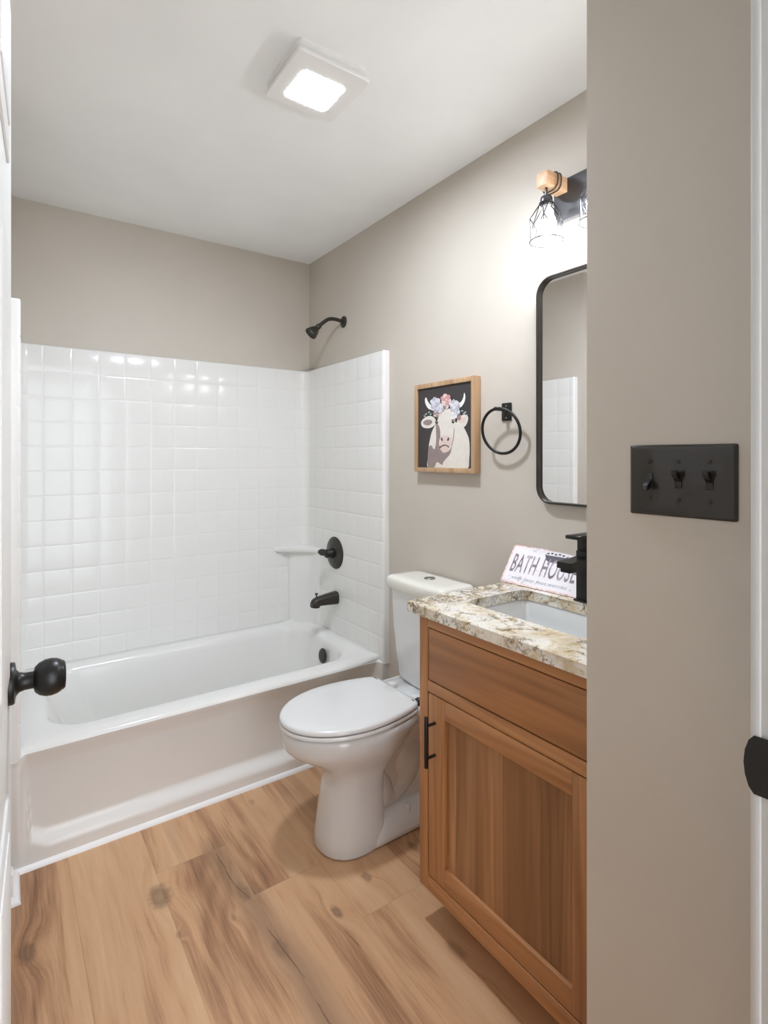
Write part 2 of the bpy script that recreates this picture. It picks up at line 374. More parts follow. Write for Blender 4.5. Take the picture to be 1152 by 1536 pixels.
# door: slab swung open, hinged on the left jamb
DP = Vector((JL+.002, DY+.004, 0)); dang = math.atan2(.0105-(JL+.002), 1.04-(DY+.004))
def door_pt(u, n, z):   # u along the leaf from the hinge, n outwards towards the room
    ca, sa = math.cos(dang), math.sin(dang)
    return Vector((DP.x + u*sa + n*ca, DP.y + u*ca - n*sa, z))
b = B()
def dbox(bm, u0, u1, n0, n1, z0, z1, bev):
    vv = box(bm, u0, u1, n0, n1, z0, z1, bev)
    for q in vv: q.co = door_pt(q.co.x, q.co.y, q.co.z)
DW = .766
dbox(b, 0, DW, -.035, 0, .012, 2.03, .002)
for (u0, u1) in ((.115, .345), (.42, .65)):
    for (z0, z1) in ((.22, .86), (1.02, 1.62), (1.74, 1.92)):
        vv = dbox(b, u0, u1, -.002, .004, z0, z1, .003); dbox(b, u0+.035, u1-.035, 0, .0065, z0+.035, z1-.035, .003)
door = structure('door_1', b, M['door'], 'white panelled door swung open against the left wall', 'door', True)
ku = DW-.06; kz = .992
b = B(); ax = door_pt(0, 1, 0)-door_pt(0, 0, 0)
prof = [(.0305, 0), (.0305, .005), (.029, .0075), (.019, .009), (.0145, .013), (.0125, .020), (.0125, .030), (.014, .033)]
lathe(b, prof, door_pt(ku, 0, kz), ax, 40); kb = finish('door_knob', b, M['black'], door); kb['label'] = 'round black knob on white door'
b = B(); lathe(b, [(.010, .030), (.0185, .0325), (.0235, .038), (.0268, .046), (.0275, .054), (.0262, .061), (.0235, .0665), (.0222, .0675), (.0215, .070), (.019, .0725), (.010, .0735), (0, .0735)], door_pt(ku, 0, kz), ax, 40)
finish('knob_head', b, M['black'], kb)
for z in (.25, 1.02, 1.80):
    b = B(); tube(b, [(DP.x+.002, DP.y-.001, z-.045), (DP.x+.002, DP.y-.001, z+.045)], .006, 12); finish('hinge', b, M['black'], door)

# ------------------------------------------------------------------ tub / shower unit
IX0, IX1, IY, FY = .045, 1.407, 2.76, 2.002
TOP = 1.818
unit = thing('bathtub', 'white one-piece bathtub with moulded tile surround in the alcove', 'bathtub', (.72, 2.4, 0))
def smst(v, a, c):
    t = max(0, min(1, (v-a)/(c-a))); return t*t*(3-2*t)
# plan path of the surround: (x, y, nx, ny, straight index)
path = []
def addp(x, y, nx, ny, tile=None): path.append((x, y, nx, ny, tile))
RC = .045
for wx, ix, nx in ((W, IX1, -1),):
    addp(W, FY, 0, -1); addp(IX1+.010, FY, 0, -1)
    for a in (30, 60): addp(IX1+.010-.010*math.sin(R(a)), FY+.010-.010*math.cos(R(a)), -math.sin(R(a)), -math.cos(R(a)))
def groove_samples(a, c, gs):
    out = [a]
    for g in sorted(gs, reverse=(c < a)):
        for d in (-.008, -.0045, -.002, 0, .002, .0045, .008):
            out.append(g + (d if c > a else -d))
    out.append(c); return out
TS = .1085; gw = .0055
gy = [2.123 + TS*i for i in range(6)]; gx = [.142 + TS*i for i in range(12)]; gz = [TOP - .010 - TS*(i+1) + .004 for i in range(13)]
gz = [z for z in gz if z > .47]
gxs = [g for g in gx if IX0+RC+.01 < g < IX1-RC-.01]; gys = [g for g in gy if FY+.03 < g < IY-RC-.01]
def gdep(v, gs):
    d = min(abs(v-g) for g in gs); return .0013*max(0, 1-d/gw)**.7 if d < gw else 0
fl = IX1-.0; 
for y in groove_samples(FY+.012, IY-RC, [FY+.036]+gys): addp(IX1, y, -1, 0, ('y', y))
for a in range(10, 90, 10): addp(IX1-RC+RC*math.cos(R(a)), IY-RC+RC*math.sin(R(a)), -math.cos(R(a)), -math.sin(R(a)))
for x in groove_samples(IX1-RC, IX0+RC, gxs): addp(x, IY, 0, -1, ('x', x))
for a in range(10, 90, 10): addp(IX0+RC-RC*math.sin(R(a)), IY-RC+RC*math.cos(R(a)), math.sin(R(a)), -math.cos(R(a)))
for y in groove_samples(IY-RC, FY+.012, [FY+.036]+gys): addp(IX0, y, 1, 0, ('y', y))
for a in (60, 30): addp(IX0-.010+.010*math.sin(R(a)), FY+.010-.010*math.cos(R(a)), math.sin(R(a)), -math.cos(R(a)))
addp(IX0-.010, FY, 0, -1); addp(XT, FY, 0, -1)
zl = groove_samples(.392, TOP-.008, gz)
levels = [(z, 0.0) for z in zl] + [(TOP-.003, -.0022), (TOP, -.008), (TOP, -.030)]
rings = []
for z, off in levels:
    r = []
    for i, (x, y, nx, ny, t) in enumerate(path):
        d = off
        end = i in (0, 1, len(path)-1, len(path)-2)
        if off == 0 and not end:
            gzd = gdep(z, gz); gvd = 0
            if t: gvd = gdep(t[1], (gxs if t[0] == 'x' else [FY+.036]+gys))
            d = -max(gzd, gvd)
        px, py = x+nx*d, y+ny*d
        if off < 0 and (y < FY+.011): px, py = x, y + .5*abs(off)
        px = min(W, max(XT, px))
        r.append((px, py, z))
    rings.append(r)
b = B(); loft(b, rings, False, False, closed=False); sur = finish('tile_surround', b, M['acrylic'], unit, ang=62); sur['label'] = 'white moulded square tile surround'
# tub shell: deck, basin
RZ = .411
def deckz(x, y): return .018*smst(y, 2.66, 2.76) + .016*smst(x, 1.28, 1.40)
def ring(x0, x1, y0, y1, r, z, add=0.0): return [(x, y, z + deckz(x, y)*add) for x, y in rrect(x0, x1, y0, y1, r, 10, 14)]
OX0, OX1, OY0, OY1 = .035, 1.417, 2.034, 2.77
ix0, ix1, iy0, iy1 = .125, 1.332, 2.135, 2.70
rings = [ring(OX0, OX1, OY0+.006, OY1, .003, .388), ring(OX0, OX1, OY0, OY1, .003, .397, 1), ring(OX0+.003, OX1-.003, OY0+.003, OY1-.003, .004, .405, 1), ring(OX0+.010, OX1-.010, OY0+.011, OY1-.010, .006, RZ, 1),
         ring(ix0-.016, ix1+.010, iy0-.016, iy1+.012, .15, RZ+.001, 1), ring(ix0, ix1, iy0, iy1, .14, RZ-.004, .9), ring(ix0+.010, ix1-.008, iy0+.010, iy1-.008, .135, RZ-.016, .7), ring(ix0+.018, ix1-.012, iy0+.016, iy1-.013, .13, RZ-.035, .5),
         ring(ix0+.07, ix1-.035, iy0+.04, iy1-.035, .12, .26), ring(ix0+.11, ix1-.055, iy0+.055, iy1-.05, .11, .16), ring(ix0+.14, ix1-.075, iy0+.07, iy1-.065, .10, .115), ring(ix0+.18, ix1-.11, iy0+.10, iy1-.095, .08, .088), ring(ix0+.25, ix1-.18, iy0+.15, iy1-.15, .06, .080)]
b = B(); loft(b, rings, False, True)
# apron with its sunk panel
nz_ = 60
xg = [XT+.004*i for i in range(34)]; xg += [xg[-1]+(W-.13-xg[-1])*i/60 for i in range(1, 60)] + [W-.13+.13*i/32 for i in range(33)]
av = []
for jz in range(nz_+1):
    z = .398*jz/nz_; q = 1-z/.4; rowv = []
    for x in xg:
        y = 2.034 + .040*q + .012*smst(q, .02, .18)
        e = max(1-smst(x, .035, .060), smst(x, 1.385, 1.41)); y = y + (2.004+.085*q**1.6 - y)*e*.9
        xl = .050+.026*q; xr = 1.395-.03*q
        mk = smst(x, xl, xl+.009) * (1-smst(x, xr-.009, xr)) * smst(z, .052+.03*(1-smst(x, xl, xl+.06)), .108+.02*(1-smst(x, xl, xl+.05)))
        y += mk*(.005*smst(q, 0, .08) + .036*q)
        rowv.append((x, y, z))
    av.append(rowv)
av.append([(x, max(y, OY0)+.012, .4105) for x, y, z in av[-1]]); av.append([(x, y+.04, .4110) for x, y, z in av[-1]])
loft(b, av, False, False, closed=False)
finish('tub_basin', b, M['acrylic'], unit, ang=50)
# corner column and shelf
b = B()
colp = smoothpath([(1.290, 2.775, 0), (1.297, 2.745, 0), (1.330, 2.705, 0), (1.372, 2.655, 0), (1.397, 2.60, 0), (1.42, 2.585, 0)], 6)
loft(b, [[(p.x, p.y, z) for p in colp]+[(1.42, 2.775, z)] for z in (.405, .80, .812)])
shp = smoothpath([(1.205, 2.775, 0), (1.215, 2.755, 0), (1.275, 2.715, 0), (1.335, 2.665, 0), (1.385, 2.605, 0), (1.42, 2.585, 0)], 6)
cx_, cy_ = 1.42, 2.775
def scl(s, z): return [(cx_+(p.x-cx_)*s, cy_+(p.y-cy_)*s, z) for p in shp]+[(1.42, 2.775, z)]
loft(b, [scl(.90, .806), scl(.985, .815), scl(1.0, .822), scl(1.0, .832), scl(.985, .838), scl(.93, .839)])
sh = finish('corner_shelf', b, M['acrylic'], unit, ang=60); sh['label'] = 'white corner shelf on a rounded column'
# overflow cover
b = B(); lathe(b, [(.036, 0), (.036, .004), (.033, .007), (.022, .0085), (0, .009)], (1.299, 2.37, .345), (-1, 0, .12), 32)
ov = finish('overflow_cover', b, M['bronze'], unit); ov['label'] = 'round dark overflow cover'

# shower head
sh = thing('overhead_shower', 'dark bronze shower head on a bent arm high above the bathtub', 'shower head', (W, 2.405, 2.03))
b = B(); lathe(b, [(.030, 0), (.030, .003), (.027, .007), (.018, .011), (.012, .014)], (W, 2.405, 2.03), (-1, 0, 0), 32); finish('wall_flange', b, M['bronze'], sh)
ap = smoothpath([(W-.004, 2.405, 2.030), (W-.05, 2.407, 2.037), (W-.085, 2.410, 2.033), (W-.112, 2.413, 2.015), (W-.140, 2.418, 1.990)], 8)
b = B(); tube(b, ap, .0095, 14); finish('shower_arm', b, M['bronze'], sh)
hd = Vector((-.70, .12, -.70)).normalized(); h0 = Vector((W-.137, 2.417, 1.993))
b = B(); lathe(b, [(.012, -.004), (.014, .002), (.0145, .012), (.012, .017), (.016, .021), (.021, .028), (.027, .043), (.0315, .056), (.033, .062), (.032, .066), (.028, .067), (.026, .064), (0, .064)], h0, hd, 36)
so = finish('spray_head', b, M['bronze'], sh)
b = B()
a_, u_, w_ = basis(hd)
for rr, nn in ((.008, 6), (.016, 12), (.023, 18)):
    for i in range(nn):
        t = 2*math.pi*i/nn; lathe(b, [(.0013, 0), (.0011, .003)], h0 + a_*.0635 + (u_*math.cos(t)+w_*math.sin(t))*rr, a_, 8)
finish('nozzles', b, M['black'], so)
# valve
vz, vy = .836, 2.437
va = thing('shower_valve', 'round dark bronze valve plate with lever on the tiled wall above the tub spout', 'shower valve', (IX1, vy, vz))
b = B(); lathe(b, [(.083, .0005), (.083, .003), (.079, .007), (.060, .011), (.040, .016), (.034, .0175), (.030, .0175)], (IX1, vy, vz), (-1, 0, 0), 48); finish('escutcheon', b, M['bronze'], va)
b = B(); lathe(b, [(.026, .012), (.026, .030), (.0235, .034), (.022, .052), (.020, .056), (0, .057)], (IX1, vy, vz), (-1, 0, 0), 32); finish('valve_hub', b, M['black'], va)
b = B(); tube(b, [(IX1-.046, vy+.000, vz+.002), (IX1-.056, vy+.014, vz+.004), (IX1-.066, vy+.028, vz+.006), (IX1-.070, vy+.040, vz+.006)], [.0165, .0165, .0175, .012], 18); finish('lever_handle', b, M['bronze'], va)
# spout
sp_ = thing('tub_spout', 'dark bronze tub spout with diverter pin below the round valve', 'tub spout', (IX1, 2.425, .60))
secs = []
for (x, zc, hz, hy) in ((IX1-.0005, .607, .033, .030), (IX1-.006, .607, .033, .030), (IX1-.012, .607, .0325, .0295), (IX1-.05, .606, .0295, .0275), (IX1-.09, .604, .025, .025), (IX1-.118, .600, .0225, .0235), (IX1-.135, .594, .020, .0205), (IX1-.143, .588, .013, .015)):
    secs.append([(x, 2.425+hy*math.copysign(abs(math.cos(t))**.7, math.cos(t)), zc+hz*math.copysign(abs(math.sin(t))**.7, math.sin(t))) for t in (2*math.pi*i/28 for i in range(28))])
b = B(); loft(b, secs); lathe(b, [(.021, 0), (.0205, .018), (.016, .018), (.015, .004)], (IX1-.118, 2.425, .592), (0, 0, -1), 24); finish('spout_body', b, M['bronze'], sp_)
b = B(); lathe(b, [(.0035, 0), (.0035, .017), (.007, .019), (.0085, .023), (.0075, .0255), (0, .0258)], (IX1-.115, 2.425, .619), (0, 0, 1), 18); finish('diverter_pin', b, M['bronze'], sp_)

# ------------------------------------------------------------------ toilet
TCY = 1.618
to = thing('toilet', 'white two-piece toilet with closed lid between bathtub and wooden vanity', 'toilet', (1.05, TCY, 0))
def egg(x0, x1, hw, z, n=64, bw=None, ex=2.0, cy=TCY, mid=.5):
    xc = x0+(x1-x0)*mid; out = []
    for i in range(n):
        t = 2*math.pi*i/n; c, s = math.cos(t), math.sin(t)
        a = (x1-xc) if c > 0 else (xc-x0)
        e2 = ex if c <= 0 else (bw or ex)
        out.append((xc + a*math.copysign(abs(c)**(2/e2), c), cy + hw*math.copysign(abs(s)**(2/e2), s), z))
    return out
b = B()
loft(b, [egg(.874, 1.115, .106, .003, ex=2.3), egg(.868, 1.118, .109, .010, ex=2.3), egg(.872, 1.116, .108, .05, ex=2.3), egg(.885, 1.11, .104, .14, ex=2.3), egg(.898, 1.11, .102, .21, ex=2.3), egg(.905, 1.12, .104, .248, ex=2.3),
         egg(.888, 1.15, .114, .278, ex=2.2), egg(.848, 1.185, .134, .306), egg(.803, 1.21, .155, .334), egg(.770, 1.225, .169, .356), egg(.754, 1.235, .177, .372), egg(.747, 1.24, .1805, .385), egg(.744, 1.245, .182, .405, bw=2.6), egg(.745, 1.245, .182, .424, bw=2.6), egg(.750, 1.243, .178, .434, bw=2.6), egg(.765, 1.23, .166, .437, bw=2.6)])
# foot flange behind the front column
loft(b, [[(x, TCY+y, z) for x, y in rrect(1.00, 1.335, -hw, hw, .05)] for hw, z in ((.104, .003), (.107, .008), (.107, .022), (.100, .040), (.080, .062), (.060, .085))])
# trapway bulge
tp = smoothpath([(1.06, TCY, .20), (1.10, TCY, .13), (1.16, TCY, .105), (1.215, TCY, .16), (1.225, TCY, .25), (1.265, TCY, .315), (1.31, TCY, .28), (1.32, TCY, .15), (1.32, TCY, .03)], 6)
tube(b, tp, [.060+.012*math.sin(i*.35) for i in range(len(tp))], 20)
# rear web up to the deck
loft(b, [[(x, TCY+y, z) for x, y in rrect(x0, x1, -hw, hw, .05)] for x0, x1, hw, z in ((1.08, 1.34, .040, .06), (1.08, 1.345, .040, .22), (1.10, 1.37, .060, .30), (1.12, 1.40, .095, .36), (1.12, 1.415, .128, .395), (1.12, 1.42, .140, .42), (1.12, 1.42, .143, .438), (1.125, 1.415, .138, .446))])
bowl = finish('bowl', b, M['porcelain'], to, ang=55)
for s in (-1, 1):
    b = B(); lathe(b, [(.0145, 0), (.0145, .004), (.012, .006), (.0115, .028), (.009, .0325), (0, .033)], (1.190, TCY+s*.074, .052), (0, 0, 1), 24); finish('bolt_cap', b, M['seat'], to)
def lidline(x0, x1, hw, back, z, grow=0.0):
    xc = x0+.245; pts = []
    n = 40
    for i in range(n+1):   # back right -> front -> back left
        t = math.pi*i/n
        pts.append((xc-(xc-x0+grow)*math.sin(t), -(hw+grow)*math.cos(t)))
    side = [(x1-(x1-xc)*(1-k2/9), 0) for k2 in range(1, 10)]
    lft = []
    for (x, _) in side:
        q = (x-xc)/(x1-xc); lft.append((x, (hw - (hw-back)*q*q)+grow))
    # round the back corners
    lft[-1] = (x1-.006+grow, back-.010+grow)
    poly = [(x, -y) for x, y in lft[::-1]] + pts + lft
    return [(x, TCY+y, z) for x, y in poly]
b = B(); loft(b, [lidline(.740, 1.205, .182, .138, .436, -.009), lidline(.740, 1.205, .182, .138, .4405, -.008), lidline(.740, 1.205, .182, .138, .4415), lidline(.740, 1.205, .182, .138, .450), lidline(.740, 1.205, .182, .138, .4525, -.002)]); finish('seat', b, M['seat'], to, ang=50)
b = B(); loft(b, [lidline(.741, 1.203, .181, .136, .4535, -.012), lidline(.741, 1.203, .181, .136, .4565, -.010), lidline(.741, 1.203, .181, .136, .4575), lidline(.741, 1.203, .181, .136, .466), lidline(.741, 1.203, .181, .136, .471, -.004), lidline(.741, 1.203, .181, .136, .4735, -.012), lidline(.741, 1.203, .181, .136, .4745, -.05), lidline(.741, 1.203, .181, .136, .475, -.11)]); finish('lid', b, M['seat'], to, ang=50)
b = B(); lathe(b, [(.007, -.004), (.012, 0), (.0145, .006), (.0145, .030), (.011, .036), (.011, .060), (.006, .062)], (1.205, TCY-.105, .457), (1, -.55, 0), 20); h_ = finish('hinge_knob', b, M['black'], to)
h_['label'] = 'black knob behind the toilet lid'
for q_ in (-1, 1):
    b = B(); box(b, 1.214, 1.246, TCY+q_*.07-.017, TCY+q_*.07+.017, .442, .462, .006); finish('hinge', b, M['seat'], to, ang=60)
def tankring(x0, x1, hw, r, z, bow=.012):
    out = []
    for x, y in rrect(x0, x1, -hw, hw, r, 8, 10):
        q = 1-(abs(y)/hw)**2; k2 = max(0, (1.36-x)/(1.36-x0))
        out.append((x - bow*q*k2, TCY-.006+y, z))
    return out
b = B(); loft(b, [tankring(1.318, 1.415, .125, .03, .443), tankring(1.302, 1.42, .140, .035, .452), tankring(1.296, 1.422, .147, .035, .475), tankring(1.284, 1.424, .158, .03, .65), tankring(1.276, 1.425, .163, .028, .812)]); finish('tank', b, M['porcelain'], to, ang=50)
b = B(); loft(b, [tankring(1.280, 1.423, .160, .025, .808), tankring(1.268, 1.428, .172, .024, .811), tankring(1.264, 1.430, .1755, .024, .820), tankring(1.264, 1.430, .1755, .024, .844), tankring(1.267, 1.429, .172, .024, .853), tankring(1.276, 1.424, .163, .022, .858), tankring(1.31, 1.40, .13, .02, .860)])
tl = finish('tank_lid', b, M['tanklid'], to, ang=50); tl['label'] = 'ivory tank lid'
b = B(); lathe(b, [(.022, -.002), (.022, .002), (.0205, .0035), (.0012, .0036)], (1.352, TCY-.006, .860), (0, 0, 1), 32); box(b, 1.330, 1.374, TCY-.0068, TCY-.0052, .8634, .8642)
fb = finish('flush_button', b, M['chrome'], tl); fb['label'] = 'round grey dual flush button'

# ------------------------------------------------------------------ vanity
VX, VY0, VY1, VZ0, VZ1 = .983, SY+.006, 1.217, .105, .886
va = thing('vanity_cabinet', 'brown wooden vanity cabinet with one drawer front and a panelled door', 'cabinet', (1.21, .91, 0))
b = B()
box(b, VX+.02, W-.002, VY1-.018, VY1, VZ0, VZ1, .001); box(b, VX+.02, W-.002, VY0, VY0+.018, VZ0, VZ1, .001)
box(b, VX+.02, W-.002, VY0+.018, VY1-.018, VZ0, VZ0+.016); box(b, W-.012, W-.002, VY0+.018, VY1-.018, VZ0, VZ1)
finish('cabinet_box', b, M['cab_v'], va)
DT, DB, DRT, DRB = .668, .147, .850, .699
YL, YR = 1.181, VY0+.036
for y0, y1 in ((YL, VY1), (VY0, YR)):
    b = B(); box(b, VX, VX+.02, y0, y1, VZ0, VZ1, .0012); finish('face_frame_stile', b, M['cab_v'], va)
for z0, z1 in ((DRT, VZ1), (DT, DRB), (VZ0, DB)):
    b = B(); box(b, VX+.0003, VX+.02, YR, YL, z0, z1, .001); finish('face_frame_rail', b, M['cab_h'], va)
b = B(); box(b, VX+.095, W-.01, VY0+.005, VY1-.05, 0, VZ0, .001); finish('toe_kick', b, M['cab_v'], va)
g = .0034
b = B(); box(b, VX+.0012, VX+.019, YR+g, YL-g, DRB+g, DRT-g, .0015); finish('drawer_front', b, M['cab_d'], va)
for z0, z1 in ((DB, DT), (DRB, DRT)):
    b = B(); box(b, VX+.017, VX+.0195, YR, YL, z0, z1); finish('gap_shade_sheet', b, M['dark'], va)  # black sheet paints the shade in the gaps round drawer and door
SW = .068
b = B(); box(b, VX+.010, VX+.016, YR+g+SW-.004, YL-g-SW+.004, .201, .616); dr = finish('door', b, M['cab_p'], va)
for y0, y1 in ((YL-g-SW, YL-g), (YR+g, YR+g+SW)):
    b = B(); box(b, VX+.001, VX+.017, y0, y1, DB+g, DT-g, .0012); finish('door_stile', b, M['cab_v'], dr)
for z0, z1 in ((DB+g, .205), (.612, DT-g)):
    b = B(); box(b, VX+.0011, VX+.017, YR+g+SW, YL-g-SW, z0, z1, .0012); finish('door_rail', b, M['cab_h'], dr)
hx = VX-.031; hyy = 1.150
b = B(); tube(b, [(hx, hyy, .474), (hx, hyy, .4765), (hx, hyy, .612), (hx, hyy, .6145)], [.0045, .0058, .0058, .0045], 18)
for z in (.500, .589): tube(b, [(hx+.002, hyy, z), (VX+.002, hyy, z)], .0042, 14)
hh = finish('handle', b, M['black'], dr); hh['label'] = 'black bar pull'
# worktop with cut-out
CX0, CX1, CY0, CY1, CZ0, CZ1 = .955, W-.001, SY+.001, 1.239, .886, .9165
HX0, HX1, HY0, HY1 = 1.078, 1.338, .735, 1.138
b = B()
ou = [(CX1, CY0), (CX1, CY1), (CX0, CY1), (CX0, CY0)]
hole = rrect(HX0, HX1, HY0, HY1, .035, 6, 6)
outr = []
o4 = rrect(CX0, CX1, CY0, CY1, .002, 6, 6)
def off(ring_, d):
    cxx = sum(p[0] for p in ring_)/len(ring_); cyy = sum(p[1] for p in ring_)/len(ring_)
    return [(p[0]+math.copysign(min(d, abs(p[0]-cxx)), cxx-p[0]), p[1]+math.copysign(min(d, abs(p[1]-cyy)), cyy-p[1])) for p in ring_]
lr = [[(x, y, CZ0) for x, y in hole], [(x, y, CZ0) for x, y in o4], [(x, y, CZ1-.003) for x, y in o4], [(x, y, CZ1) for x, y in off(o4, .003)], [(x, y, CZ1) for x, y in off(hole, -.003)], [(x, y, CZ1-.003) for x, y in hole], [(x, y, CZ0) for x, y in hole]]
loft(b, lr, False, False); bmesh.ops.remove_doubles(b, verts=b.verts[:], dist=1e-6)
ct = finish('countertop', b, M['granite'], origin=(1.2, .9, CZ0), ang=30)
tag(ct, 'cream granite countertop with brown veins on the wooden vanity', 'countertop')
# sink
sk = thing('sink', 'white rectangular undermount sink set into the granite countertop', 'sink', (1.208, .937, .75))
b = B()
def sring(d, r, z): return [(x, y, z) for x, y in rrect(HX0-.006+d, HX1+.006-d, HY0-.006+d, HY1+.006-d, r, 6, 6)]
loft(b, [sring(-.018, .03, CZ0-.014), sring(-.018, .03, CZ0-.0005), sring(0, .035, CZ0-.0005), sring(.004, .035, CZ0-.006), sring(.008, .035, .84), sring(.016, .04, .785), sring(.026, .045, .768), sring(.045, .05, .758), sring(.09, .04, .752)], False, True)
loft(b, [sring(-.018, .03, CZ0-.014), sring(-.004, .035, CZ0-.016), sring(.0, .035, .83), sring(.01, .04, .77), sring(.03, .045, .748)], False, True)
finish('basin', b, M['porcelain'], sk, ang=45)
b = B(); lathe(b, [(.022, 0), (.022, .003), (.018, .004), (.016, .002), (0, .002)], (1.208, .937, .7515), (0, 0, 1), 28); finish('drain', b, M['black'], sk)
# faucet
FYc = .932
fa = thing('faucet', 'square matte black single-lever faucet behind the sink', 'faucet', (1.375, FYc, CZ1))
b = B(); box(b, 1.345, 1.402, FYc-.029, FYc+.029, CZ1, CZ1+.006, .0015); finish('base_plate', b, M['black'], fa)
b = B(); box(b, 1.350, 1.396, FYc-.0235, FYc+.0235, CZ1+.006, 1.062, .0015); finish('post', b, M['black'], fa)
b = B(); box(b, 1.352, 1.394, FYc-.0215, FYc+.0215, 1.062, 1.100, .0015); finish('cartridge_cap', b, M['black'], fa)
b = B()
rings = []
for x, zt_, zb_ in ((1.352, 1.046, 1.018), (1.30, 1.042, 1.018), (1.262, 1.040, 1.022)):
    rings.append([(x, FYc-.0235, zb_), (x, FYc+.0235, zb_), (x, FYc+.0235, zt_), (x, FYc-.0235, zt_)])
loft(b, rings); box(b, 1.268, 1.296, FYc-.016, FYc+.016, 1.011, 1.021, .001)
bmesh.ops.bevel(b, geom=[e for e in b.edges if e.calc_face_angle(0) > .8], offset=.001, segments=2, affect='EDGES'); finish('spout', b, M['black'], fa)
b = B(); box(b, 1.300, 1.398, FYc-.0235, FYc+.0235, 1.100, 1.110, .0015); finish('lever', b, M['black'], fa)

# sign leaning on the wall
k = N('distressed_white_enamel', .35); v = k.coord()
c = k.mix(k.step(k.noise(v, 40, 4, .6), .60, .70), lin(236, 232, 236), lin(206, 198, 206)); k.col(c); M['enamel'] = k.m
k = N('rusty_pink_edge', .6); v = k.coord(); k.col(k.ramp(k.noise(v, 70, 4, .7), [(.40, lin(236, 226, 226)), (.55, lin(222, 184, 174)), (.7, lin(206, 160, 148))])); M['rust'] = k.m
k = N('weathered_grey_letters', .5); v = k.coord(); k.col(k.ramp(k.noise(v, 26, 3, .6), [(.35, lin(108, 98, 106)), (.5, lin(142, 130, 138)), (.66, lin(196, 184, 190))])); M['letters'] = k.m
M['script'] = gloss('pale_blue_grey_letters', lin(158, 166, 180), .5)
M['drawing'] = gloss('dark_print_ink', lin(84, 80, 92), .5)
SW_, SHh = .305, .138
s0 = Vector((1.356, 1.252, CZ1+.0012)); up = Vector((.080, -.02, .114)).normalized()
al = Vector((.05, -1, .0)).normalized(); up = (up-al*up.dot(al)).normalized(); nn = al.cross(up).normalized()
if nn.x > 0: nn = -nn
def sg(a, h, d): return s0 + al*a + up*h + nn*d
b = B()
loft(b, [[sg(x, y, -.0005) for x, y in rrect(0, SW_, 0, SHh, .008, 5, 3)], [sg(x, y, .0012) for x, y in rrect(0, SW_, 0, SHh, .008, 5, 3)]], mi=1)
loft(b, [[sg(x, y, .0012) for x, y in rrect(.006, SW_-.006, .005, SHh-.005, .007, 5, 3)], [sg(x, y, .0016) for x, y in rrect(.007, SW_-.007, .006, SHh-.006, .006, 5, 3)]], mi=0)
text_into(b, 'BATH HOUSE', .07, lambda a, h, d: sg(.020+a, .042+h*1.32, .0016+d), 2, sx=.535, space=1.10, bold=.0006)
text_into(b, 'wash away your worries', .0175, lambda a, h, d: sg(.040+a, .017+h, .0016+d), 3, sx=1.02, shear=.35, space=1.15)
# small claw-foot tub drawing above the words
def arcp(c0, h0, pts): return [(c0+x, h0+y) for x, y in pts]
tubp = arcp(.130, .092, [(0, .030), (.006, .026), (.075, .026), (.082, .032), (.086, .031), (.078, .022), (.068, .008), (.058, .003), (.022, .003), (.010, .009), (.002, .024)])
poly = [b.verts.new(sg(x, y, .0021)) for x, y in tubp]; b.faces.new(poly).material_index = 4
for x in (.152, .186):
    q = [b.verts.new(sg(x+dx, .092+dy, .0021)) for dx, dy in ((0, .004), (.006, .004), (.003, -.006), (-.003, -.006))]; b.faces.new(q).material_index = 4
for i in range(5):
    q = [b.verts.new(sg(.140+.014*i+.005*math.cos(t), .124+.003*math.sin(t)+.002*(i % 2), .0021)) for t in (2*math.pi*j/8 for j in range(8))]; b.faces.new(q).material_index = 4
bmesh.ops.recalc_face_normals(b, faces=b.faces[:])
sgo = finish('metal_sign', b, [M['enamel'], M['rust'], M['letters'], M['script'], M['drawing']], origin=s0, smooth=False)
tag(sgo, 'white metal bath house sign leaning on the wall behind the sink', 'sign')

# ------------------------------------------------------------------ mirror
mi_ = thing('wall_mirror', 'tall mirror with rounded corners and thin black frame above the faucet', 'mirror', (W, .925, 1.18))
MY0, MY1, MZ0, MZ1, MR = .705, 1.152, 1.181, 1.906, .055
b = B()
def mring(d, r, x): return [(x, y, z) for y, z in rrect(MY0+d, MY1-d, MZ0+d, MZ1-d, r, 10, 4)]
loft(b, [mring(.003, MR, W-.001), mring(0, MR, W-.004), mring(0, MR, W-.024), mring(.0015, MR, W-.0255), mring(.0055, MR-.005, W-.0255), mring(.007, MR-.006, W-.024), mring(.007, MR-.006, W-.010), mring(.003, MR, W-.001)], False, False)
bmesh.ops.remove_doubles(b, verts=b.verts[:], dist=1e-6); finish('mirror_frame', b, M['bronze'], mi_, ang=35)
b = B(); loft(b, [mring(.006, MR-.006, W-.006), mring(.006, MR-.006, W-.012)]); finish('mirror_glass', b, M['mirror'], mi_, smooth=False)

# ------------------------------------------------------------------ framed cow print
PY0, PY1, PZ0, PZ1, PXF = 1.425, 1.779, 1.270, 1.630, 1.408
pc = thing('framed_picture', 'cow wearing a flower crown in a light wood frame above the toilet', 'picture', (W, 1.6, 1.27))
FW = .0185
for y0, y1, z0, z1, dx in ((PY0, PY0+FW, PZ0, PZ1, 0), (PY1-FW, PY1, PZ0, PZ1, 0), (PY0+FW, PY1-FW, PZ0, PZ0+FW, .0002), (PY0+FW, PY1-FW, PZ1-FW, PZ1, .0002)):
    b = B(); box(b, PXF+dx, W-.001, y0, y1, z0, z1, .0012); finish('frame_side', b, M['frame'], pc)
def flat(name, c, d=.06):
    k = N(name, .7); v = k.coord(); k.col(k.mix(k.noise(v, 45, 3, .6), [x*(1-d*2) for x in c[:3]]+[1], [min(1, x*(1+d)) for x in c[:3]]+[1])); return k.m
